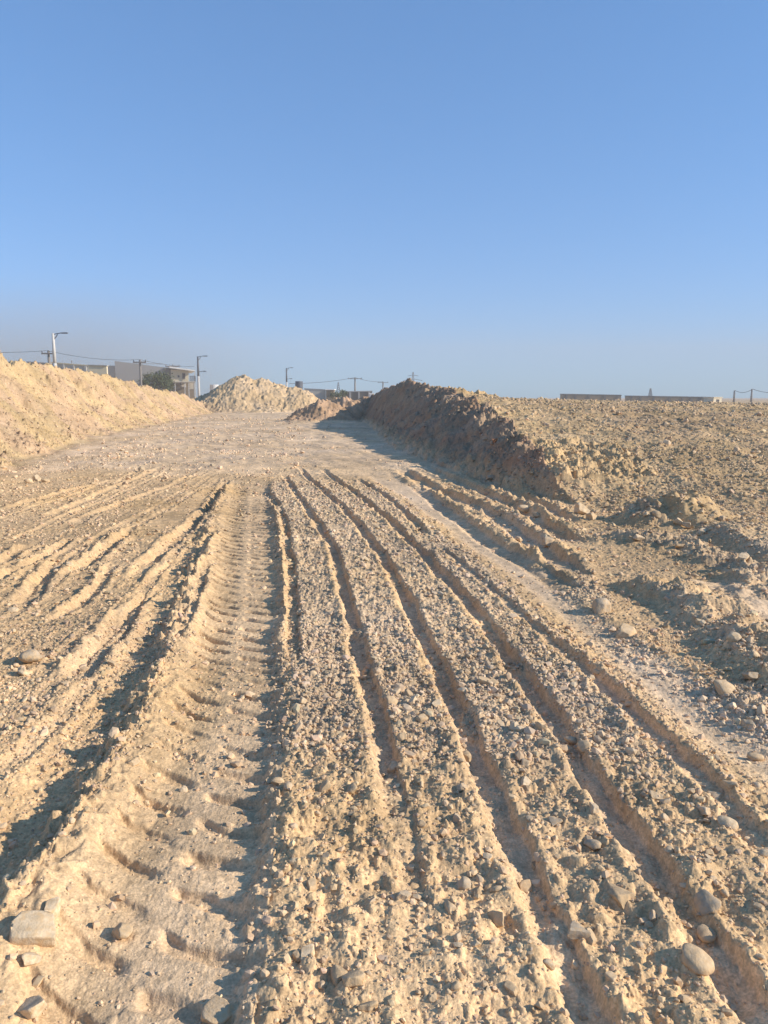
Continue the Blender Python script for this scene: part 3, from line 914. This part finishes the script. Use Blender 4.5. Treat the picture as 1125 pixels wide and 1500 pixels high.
# scrap of orange cloth on the dark bank
def scrap():
    x, y, t = hit(725, 650)
    r = random.Random(5); n = 9
    v = []; f = []
    for i in range(n):
        for j in range(n):
            a, b = i / (n - 1) - 0.5, j / (n - 1) - 0.5
            v.append((a * 0.11 + r.gauss(0, 0.008), b * 0.09 + r.gauss(0, 0.008), 0.03 + 0.03 * math.sin(a * 13 + b * 5) + 0.02 * math.sin(b * 17) + r.gauss(0, 0.008)))
    for i in range(n - 1):
        for j in range(n - 1):
            f.append((i * n + j, (i + 1) * n + j, (i + 1) * n + j + 1, i * n + j + 1))
    m = MB(); m.add(v, f)
    o = m.build("cloth_scrap", ORANGE, None, True)
    so = o.modifiers.new("thick", 'SOLIDIFY'); so.thickness = 0.006
    o.location = (x, y - 0.05, ground_z(x, y) + 0.02); o.rotation_euler = (0.5, -0.2, 0.4)
    tag(o, "crumpled orange scrap of cloth lying on the shaded earth bank", "litter")
scrap()


# ------------------------------------------------------------------ far buildings, poles, trees
def lamp_post(px, top, Y, label, second):
    p = at(px, top, Y); h = p.z
    root = empty("street_lamp", (p.x, Y, 0), label, "street lamp", "street lamps along the far road")
    k = h / 9.0
    MB().tube([(0, 0, 0), (0, 0, h * 0.62)], 0.26 * k, 0.20 * k, 10).build("pole_base", CONC, root, True)
    MB().tube([(0, 0, h * 0.62), (0, 0, h)], 0.20 * k, 0.15 * k, 10).build("pole", METAL if second else CONC, root, True)
    MB().tube([(-0.02, 0, h - 0.12), (0.9 * k, 0, h + 0.06), (1.2 * k, 0, h + 0.05)], 0.055 * k, 0.045 * k).build("arm", METAL, root, True)
    MB().box(1.0 * k, -0.16, h - 0.02, 1.7 * k, 0.16, h + 0.11).build("lamp_head", METAL, root)
    MB().tube([(0.05, 0, h - 0.75 * k), (0.55 * k, 0, h - 0.1)], 0.05 * k).build("brace", METAL, root, True)
    if second:
        z = h * 0.70
        a = MB().tube([(0, 0, z), (0.9 * k, 0, z + 0.1)], 0.055 * k)
        a.build("arm", METAL, root, True)
        MB().box(0.9 * k, -0.12, z + 0.02, 1.4 * k, 0.12, z + 0.16).build("lamp_head", METAL, root)
    return root
lamp_post(77.5, 488.5, 89, "tall pale street lamp above the crest of the left bank", False)
lamp_post(289.5, 522, 118, "dark two arm street lamp right of the two storey house", True)
lamp_post(419.5, 539, 172, "small far street lamp showing above the pale mound", True)

POLETOPS = {}
def utility_pole(key, px, top, Y, label, arms=1, r=0.16, w=2.2, group="utility poles"):
    p = at(px, top, Y); h = p.z
    root = empty("utility_pole", (p.x, Y, 0), label, "utility pole", group)
    MB().tube([(0, 0, 0), (0, 0, h)], r * 1.2, r * 0.85, 8).build("pole", POLEM, root, True)
    for k in range(arms):
        z = h - 0.35 - 1.1 * k
        MB().box(-w / 2, -r - 0.14, z - 0.09, w / 2, -r + 0.02, z + 0.09).build("crossarm", POLEM, root)
        for s in (-0.45, 0.0, 0.45):
            MB().tube([(s * w, -r - 0.06, z + 0.09), (s * w, -r - 0.06, z + 0.36)], 0.07, 0.05, 6).build("insulator", METAL, root)
    POLETOPS[key] = Vector((p.x, Y - r - 0.06, h + 0.02))
    return root
utility_pole("a", 71, 514, 100, "short utility pole left of the tall pale street lamp", 1, 0.2, 1.6)
utility_pole("b", 205, 527, 108, "utility pole standing in front of the grey house", 1, 0.17, 1.8)
utility_pole("c", 520, 553, 235, "utility pole with a crossarm left of the dark bank top", 1, 0.24, 4.4)
utility_pole("d", 561, 559, 290, "far thin utility pole just above the dark bank", 1, 0.24, 4.0)
utility_pole("e", 1076, 572, 290, "left pole of the wired pair on the right horizon", 0, 0.34, 1.0)
utility_pole("f", 1101.5, 570, 290, "right pole of the wired pair on the right horizon", 0, 0.34, 1.0)
utility_pole("g", 253, 534, 140, "thin pole with a crossbar rising behind the house roof", 1, 0.12, 2.6)
utility_pole("h", 105, 528, 105, "short bare pole behind the left bank crest", 0, 0.07, 1.0)


def cable(a, b, sag, label, r=0.024):
    pts = []
    for i in range(17):
        t = i / 16
        p = a.lerp(b, t); p.z -= sag * 4 * t * (1 - t); pts.append(p)
    o = MB().tube(pts, r, None, 5).build("power_cable", CABLE, None, True)
    tag(o, label, "cable", "overhead cables")
PT = POLETOPS
cable(at(-120, 510, 92), PT["a"], 0.35, "overhead cable from the left edge to the short utility pole")
cable(PT["a"], PT["b"], 0.45, "overhead cable sagging between short pole and house pole")
cable(PT["b"], at(285, 537, 122), 0.25, "overhead cable from the house pole to the two arm lamp")
cable(PT["e"], PT["f"], 1.0, "sagging cable between the wired pair of poles at right", 0.09)
cable(PT["f"], at(1165, 571, 290), 1.3, "cable running off the right edge from the wired pair", 0.09)
cable(at(424, 562, 172), PT["c"], 0.4, "faint overhead cable between the far lamp and the crossarm pole", 0.05)
cable(PT["c"], PT["d"], 0.5, "faint overhead cable from crossarm pole to thin pole", 0.05)


def lattice(px, top, Y, wb, label, arms):
    p = at(px, top, Y); h = p.z
    root = empty("lattice_mast", (p.x, Y, 0), label, "pylon")
    r = Y * 0.00032
    m = MB(); n = 9
    def cw(z): return wb * (1 - 0.86 * (z / h) ** 0.8) * 0.5
    for sx in (-1, 1):
        for sy in (-1, 1):
            m.tube([(sx * cw(h * i / n), sy * cw(h * i / n), h * i / n) for i in range(n + 1)], r, None, 4)
    for i in range(n):
        z0, z1 = h * i / n, h * (i + 1) / n
        for sy in (-1, 1):
            m.tube([(-cw(z0), sy * cw(z0), z0), (cw(z1), sy * cw(z1), z1)], r * 0.6, None, 4)
            m.tube([(cw(z0), sy * cw(z0), z0), (-cw(z1), sy * cw(z1), z1)], r * 0.6, None, 4)
    m.build("tower", METAL, root)
    for (f, w) in arms:
        MB().tube([(-w, 0, h * f), (0, 0, h * f + w * 0.18), (w, 0, h * f)], r, None, 4).build("crossarm", METAL, root)
    return root
lattice(605, 545, 520, 3.8, "faint far lattice pylon rising behind the dark bank top", ((0.70, 6.2), (0.86, 3.6)))
lattice(953, 569, 420, 2.8, "faint lattice mast behind the long wall on the right horizon", ())
lattice(495.5, 560, 400, 3.0, "faint lattice mast left of the crossarm utility pole", ())


# the two storey house on the left
def house():
    Y = 120.0
    def X(px): return (px - W0 / 2) / FPX * Y
    def Zp(py): return at(300, py, Y).z
    root = empty("two_storey_house", (X(225), Y, 0), "grey two storey house with white slanted roof and cream front beyond the left bank", "house")
    root.rotation_euler.z = R(17)
    ox = X(225)
    def bx(x0, x1, z0, z1, y0, y1): return MB().box(X(x0) - ox, y0, z0, X(x1) - ox, y1, z1)
    # long grey side volume, slightly sloping top
    m = MB()
    xa, xb, xc, xd = X(177) - ox, X(245) - ox, X(254) - ox, X(277) - ox
    za, zb = Zp(528.5), Zp(537.5)
    m.slab([(xa, 2.0, 0), (xb, 1.0, 0), (xb, 12, 0), (xa, 12, 0)], [(xa, 2.0, za), (xb, 1.0, zb), (xb, 12, zb), (xa, 12, za)])
    m.build("wall", GREYW, root)
    bx(140, 177, 0, Zp(535), 3.0, 12).build("wall", GREYL, root)
    bx(176.6, 246, Zp(528.5) + 0.0, Zp(528.5) + 0.05, 11, 12.2).build("parapet", GREYW, root)
    # front block: side wall coloured dark for its shade, cream upper front
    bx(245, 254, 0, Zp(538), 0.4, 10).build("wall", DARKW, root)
    up = bx(254, 279, Zp(559), Zp(541), 0.0, 9).build("upper_storey", CREAM, root)
    bx(254, 287, 0, Zp(559.5), 1.2, 9).build("ground_storey", BROWNW, root)
    m = MB()
    xs, xe = X(252) - ox, X(288) - ox
    z0, z1 = Zp(539), Zp(543.5)
    m.slab([(xs, -1.2, z0), (xe, -1.2, z1), (xe, 10, z1), (xs, 10, z0)], [(xs, -1.2, z0 + 0.22), (xe, -1.2, z1 + 0.16), (xe, 10, z1 + 0.16), (xs, 10, z0 + 0.22)])
    m.build("roof", WHITE, root)
    bx(252, 288, Zp(560), Zp(558.6), -1.3, 0.4).build("balcony", GREYL, root)
    rail = MB()
    for i in range(9):
        px = 280 + i
        rail.box(X(px) - ox - 0.03, -1.2, Zp(558.6), X(px) - ox + 0.03, -1.14, Zp(551))
    rail.box(X(279.5) - ox, -1.22, Zp(551) , X(288) - ox, -1.12, Zp(550.4))
    rail.build("railing", METAL, root)
    for px in (259, 272.6, 278.2, 287):
        bx(px - 0.6, px + 0.6, 0, Zp(560), -1.1, -0.85).build("column", CONC, root)
    bx(287 - .5, 287 + .5, Zp(558.6), Zp(543.2), -1.1, -0.9).build("column", CONC, root)
    # openings: dark panes set into frames standing proud of the wall
    for (a, b, c, d, y) in ((269.5, 274.5, 546, 555, -0.02), (263, 266.5, 549, 553, -0.02), (254.8, 258.5, 562, 567, 1.18), (268.5, 275, 560.5, 567, 1.18), (280, 286, 560.5, 570, 1.18)):
        w = bx(a, b, Zp(d), Zp(c), y - 0.05, y + 0.1).build("window", WHITE if c > 558 and a < 276 else GREYL, root)
        bx(a + .5, b - .5, Zp(d - .5), Zp(c + .5), y - 0.07, y).build("pane", OPEN if c < 558 else GREYL, w)
house()


def wall(name, x0, x1, ytop, ytop2, Y, mat, label, cat="wall", cap=None, pil=None, depth=0.4, n=6):
    a, b = at(x0, ytop, Y), at(x1, ytop2, Y)
    root = empty(name, ((a.x + b.x) / 2, Y, 0), label, cat)
    ox = (a.x + b.x) / 2
    m = MB(); m.slab([(a.x - ox, 0, -0.2), (b.x - ox, 0, -0.2), (b.x - ox, depth, -0.2), (a.x - ox, depth, -0.2)], [(a.x - ox, 0, a.z), (b.x - ox, 0, b.z), (b.x - ox, depth, b.z), (a.x - ox, depth, a.z)])
    m.build("wall_panel", mat, root)
    if cap:
        t = Y * 0.0011
        m = MB(); m.slab([(a.x - ox - .1, -0.12, a.z), (b.x - ox + .1, -0.12, b.z), (b.x - ox + .1, depth + .12, b.z), (a.x - ox - .1, depth + .12, a.z)], [(a.x - ox - .1, -0.12, a.z + t), (b.x - ox + .1, -0.12, b.z + t), (b.x - ox + .1, depth + .12, b.z + t), (a.x - ox - .1, depth + .12, a.z + t)])
        m.build("coping", cap, root)
    if pil:
        for i in range(n):
            t = (i + 0.5 + 0.25 * math.sin(i * 5)) / n
            x = a.x + (b.x - a.x) * t - ox; z = a.z + (b.z - a.z) * t
            wd = Y * 0.0011 * (1.0 + 0.4 * math.sin(i * 3))
            MB().box(x - wd, -0.25, -0.2, x + wd, -0.003, z - 0.05).build("pillar", pil, root)
    return root
wall("boundary_wall", 821, 910, 578.0, 579.6, 300, BROWNW, "dark long low wall farther left on the right horizon", cap=DARKW, pil=DARKW, n=5)
wall("boundary_wall", 916, 1040, 580.6, 582.6, 290, BROWNW, "brown long wall with pillars joining the cream hut", cap=DARKW, pil=DARKW, n=7)
wall("boundary_wall", 40, 74, 530.5, 533, 112, DARKW, "dark wall top behind the left bank and two poles", cap=GREYW)
wall("boundary_wall", 76, 130, 531.6, 536, 102, GREYL, "pale compound wall behind the left bank crest", cap=CREAM, pil=GREYW, n=4)
wall("boundary_wall", 130, 156, 535.4, 536.2, 95, CREAM, "short cream wall stub above the left bank", cap=GREYW)
wall("boundary_wall", 446, 477, 570, 571.5, 205, GREYL, "pale grey wall behind the right foot of the pale mound", cap=GREYW)
wall("boundary_wall", 498, 545, 574.5, 573.6, 215, DARKW, "dark grey wall between reddish mound and dark bank", cap=GREYW, pil=GREYW, n=4)


def hut(x0, x1, yt, Y, matw, matr, label, win=None, depth=5.0, turn=0.0):
    a, b = at(x0, yt, Y), at(x1, yt, Y)
    root = empty("hut", ((a.x + b.x) / 2, Y, 0), label, "hut")
    root.rotation_euler.z = turn
    w = (b.x - a.x) / 2
    MB().box(-w, 0, -0.2, w, depth, a.z).build("wall", matw, root)
    t = Y * 0.0010
    MB().box(-w - t, -t, a.z, w + t, depth + t, a.z + t).build("roof", matr, root)
    if win:
        f = MB().box(-w * win[0], -0.10, a.z - win[1] - win[2], w * win[0], -0.003, a.z - win[1]).build("window", BROWNW, root)
        MB().box(-w * win[0] + .2, -0.13, a.z - win[1] - win[2] + .2, w * win[0] - .2, -0.103, a.z - win[1] - .2).build("pane", OPEN, f)
hut(1041, 1062, 582.6, 284, CREAM, CREAM, "cream hut with one dark window on the right horizon", (0.36, 0.55, 0.95), 4.0, R(35))
hut(477.5, 489, 571.2, 200, BROWNW, WHITE, "small brown hut with a white roof between the two mounds", (0.3, 0.7, 0.9))
hut(541.5, 548, 577.0, 190, WHITE, WHITE, "tiny white shed at the left tip of the dark bank", (0.3, 0.4, 0.4), 2.5)


def tank(px, top, Y, r, h, mat, label):
    p = at(px, top, Y)
    root = empty("water_tank", (p.x, Y, 0), label, "tank")
    MB().tube([(0, 0, p.z - h), (0, 0, p.z - 0.12), (0, 0, p.z)], r, r * 0.94, 16).build("drum", mat, root, False)
    for sx in (-1, 1):
        for sy in (-1, 1):
            MB().tube([(sx * r * .7, sy * r * .7, 0), (sx * r * .7, sy * r * .7, p.z - h - 0.002)], 0.09, None, 6).build("leg", METAL, root)
tank(438, 558.5, 150, 0.75, 1.3, METAL, "dark upright tank showing above the pale mound's right shoulder")
tank(314, 563.5, 125, 0.75, 1.3, WHITE, "white tank beside the left slope of the pale mound")


def tree(px, top, Y, w, h, label, cat, nm, n=2600, leaf=0.13, seed=1):
    p = at(px, top, Y); H = p.z
    root = empty(nm, (p.x, Y, 0), label, cat)
    r = np.random.default_rng(seed)
    hb = H - h
    tr = MB()
    tr.tube([(0, 0, -0.1), (0.05, 0, hb * 0.5), (0.0, 0.05, hb + h * 0.45)], 0.13, 0.06, 8)
    clumps = []
    for i in range(22):
        a = r.uniform(0, 6.28); e = r.uniform(-0.55, 0.95); q = r.uniform(0.45, 1.0)
        c = np.array([math.cos(a) * math.sqrt(1 - min(e * e, .95)) * w * 0.5 * q, math.sin(a) * math.sqrt(1 - min(e * e, .95)) * w * 0.5 * q, hb + h * 0.52 + e * h * 0.40 * q])
        clumps.append((c, r.uniform(0.13, 0.26) * w))
        if i < 10:
            tr.tube([(0, 0, hb * 0.6 + 0.05 * i), tuple(c * np.array([.5, .5, 1]) - np.array([0, 0, .15])), tuple(c)], 0.05, 0.015, 5)
    tr.build("trunk", BARK, root, True)
    cs = r.integers(0, len(clumps), n)
    cen = np.array([clumps[k][0] for k in cs]) + r.normal(0, 0.42, (n, 3)) * np.array([clumps[k][1] for k in cs])[:, None]
    u = r.normal(0, 1, (n, 3)); u /= np.linalg.norm(u, axis=1)[:, None]
    v = np.cross(u, r.normal(0, 1, (n, 3))); v /= np.linalg.norm(v, axis=1)[:, None]
    s = leaf * r.uniform(0.6, 1.3, (n, 1))
    V = np.stack([cen - u * s, cen + v * s * .5, cen + u * s, cen - v * s * .5], 1).reshape(-1, 3)
    o = np_mesh("crown", V, np.arange(4 * n).reshape(n, 4), LEAF, None, False); o.parent = root
tree(229, 541.5, 112, 4.4, 4.0, "dusty green tree in front of the grey house", "tree", "tree", 3000, 0.16, 3)
tree(503, 570.5, 208, 2.2, 2.6, "dark bush in front of the dark grey wall", "bush", "bush", 700, 0.22, 5)
tree(492, 574.5, 196, 3.2, 1.6, "low green bush right of the small brown hut", "bush", "bush", 700, 0.2, 8)
tree(331, 571, 118, 2.2, 1.7, "low bush beside the white tank", "bush", "bush", 600, 0.14, 9)

# ------------------------------------------------------------------ air, sky, sun


SUN_AZ, SUN_EL = R(99), R(25.5)            # clockwise from the view direction (+Y)
sdir = Vector((math.sin(SUN_AZ) * math.cos(SUN_EL), math.cos(SUN_AZ) * math.cos(SUN_EL), math.sin(SUN_EL)))
sl = bpy.data.lights.new("sun", 'SUN'); sl.energy = 4.75; sl.angle = R(0.53); sl.color = (1.0, 0.895, 0.76)
so = bpy.data.objects.new("sun", sl); COL.objects.link(so)
so.rotation_euler = sdir.to_track_quat('Z', 'Y').to_euler()
so.location = (30, -10, 30)

w = bpy.data.worlds.new("World"); scene.world = w; w.use_nodes = True
nt = w.node_tree
bg = nt.nodes["Background"]; bg.inputs["Strength"].default_value = 0.13
sky = nt.nodes.new("ShaderNodeTexSky"); sky.sky_type = 'NISHITA'; sky.sun_disc = False
sky.sun_elevation = SUN_EL; sky.sun_rotation = SUN_AZ
sky.altitude = 0; sky.air_density = 0.7; sky.dust_density = 0.4; sky.ozone_density = 6.0
gm = nt.nodes.new("ShaderNodeGamma"); gm.inputs[1].default_value = 0.65
tn = nt.nodes.new("ShaderNodeVectorMath"); tn.operation = 'MULTIPLY'; tn.inputs[1].default_value = (0.78, 1.40, 1.86)
nt.links.new(sky.outputs[0], gm.inputs[0]); nt.links.new(gm.outputs[0], tn.inputs[0])
nt.links.new(tn.outputs[0], bg.inputs[0])

hz = MB().box(-1500, -60, -1.4, 1500, 1300, 85).build("haze", EARTH)
hz.data.materials.clear()
hm = bpy.data.materials.new("haze_air"); hm.use_nodes = True
hn = hm.node_tree; hn.nodes.remove(hn.nodes["Principled BSDF"])
pv = hn.nodes.new("ShaderNodeVolumePrincipled")
pv.inputs["Color"].default_value = (0.93, 0.865, 0.81, 1)
pv.inputs["Density"].default_value = 0.0009
hn.links.new(pv.outputs[0], hn.nodes["Material Output"].inputs["Volume"])
hz.data.materials.append(hm)
tag(hz, kind="stuff")

# dust hanging over the site beyond the left bank
bm = bmesh.new(); bmesh.ops.create_icosphere(bm, subdivisions=4, radius=1.0)
me = bpy.data.meshes.new("dust_cloud"); bm.to_mesh(me); bm.free()
dc = bpy.data.objects.new("dust_cloud", me); COL.objects.link(dc)
dc.location = (-52, 118, 0.2); dc.scale = (46, 24, 21)
dm_ = bpy.data.materials.new("dust_air"); dm_.use_nodes = True
dn = dm_.node_tree; dn.nodes.remove(dn.nodes["Principled BSDF"])
pv2 = dn.nodes.new("ShaderNodeVolumePrincipled")
pv2.inputs["Color"].default_value = (0.76, 0.65, 0.57, 1)
tcd = dn.nodes.new("ShaderNodeTexCoord")
ln_ = dn.nodes.new("ShaderNodeVectorMath"); ln_.operation = 'DOT_PRODUCT'
dn.links.new(tcd.outputs["Object"], ln_.inputs[0]); dn.links.new(tcd.outputs["Object"], ln_.inputs[1])
fo = dn.nodes.new("ShaderNodeMapRange"); fo.interpolation_type = 'SMOOTHSTEP'
fo.inputs[1].default_value = 0.0; fo.inputs[2].default_value = 1.0; fo.inputs[3].default_value = 0.021; fo.inputs[4].default_value = 0.0
dn.links.new(ln_.outputs["Value"], fo.inputs[0]); dn.links.new(fo.outputs[0], pv2.inputs["Density"])
dn.links.new(pv2.outputs[0], dn.nodes["Material Output"].inputs["Volume"])
me.materials.append(dm_)
tag(dc, "pale dust hanging in the air over the house and left bank", None, None, "stuff")

scene.view_settings.view_transform = 'Standard'
scene.view_settings.look = 'None'
scene.view_settings.exposure = 0.56
scene.view_settings.gamma = 1.0
scene.cycles.max_bounces = 8
scene.cycles.diffuse_bounces = 5
scene.cycles.volume_bounces = 0
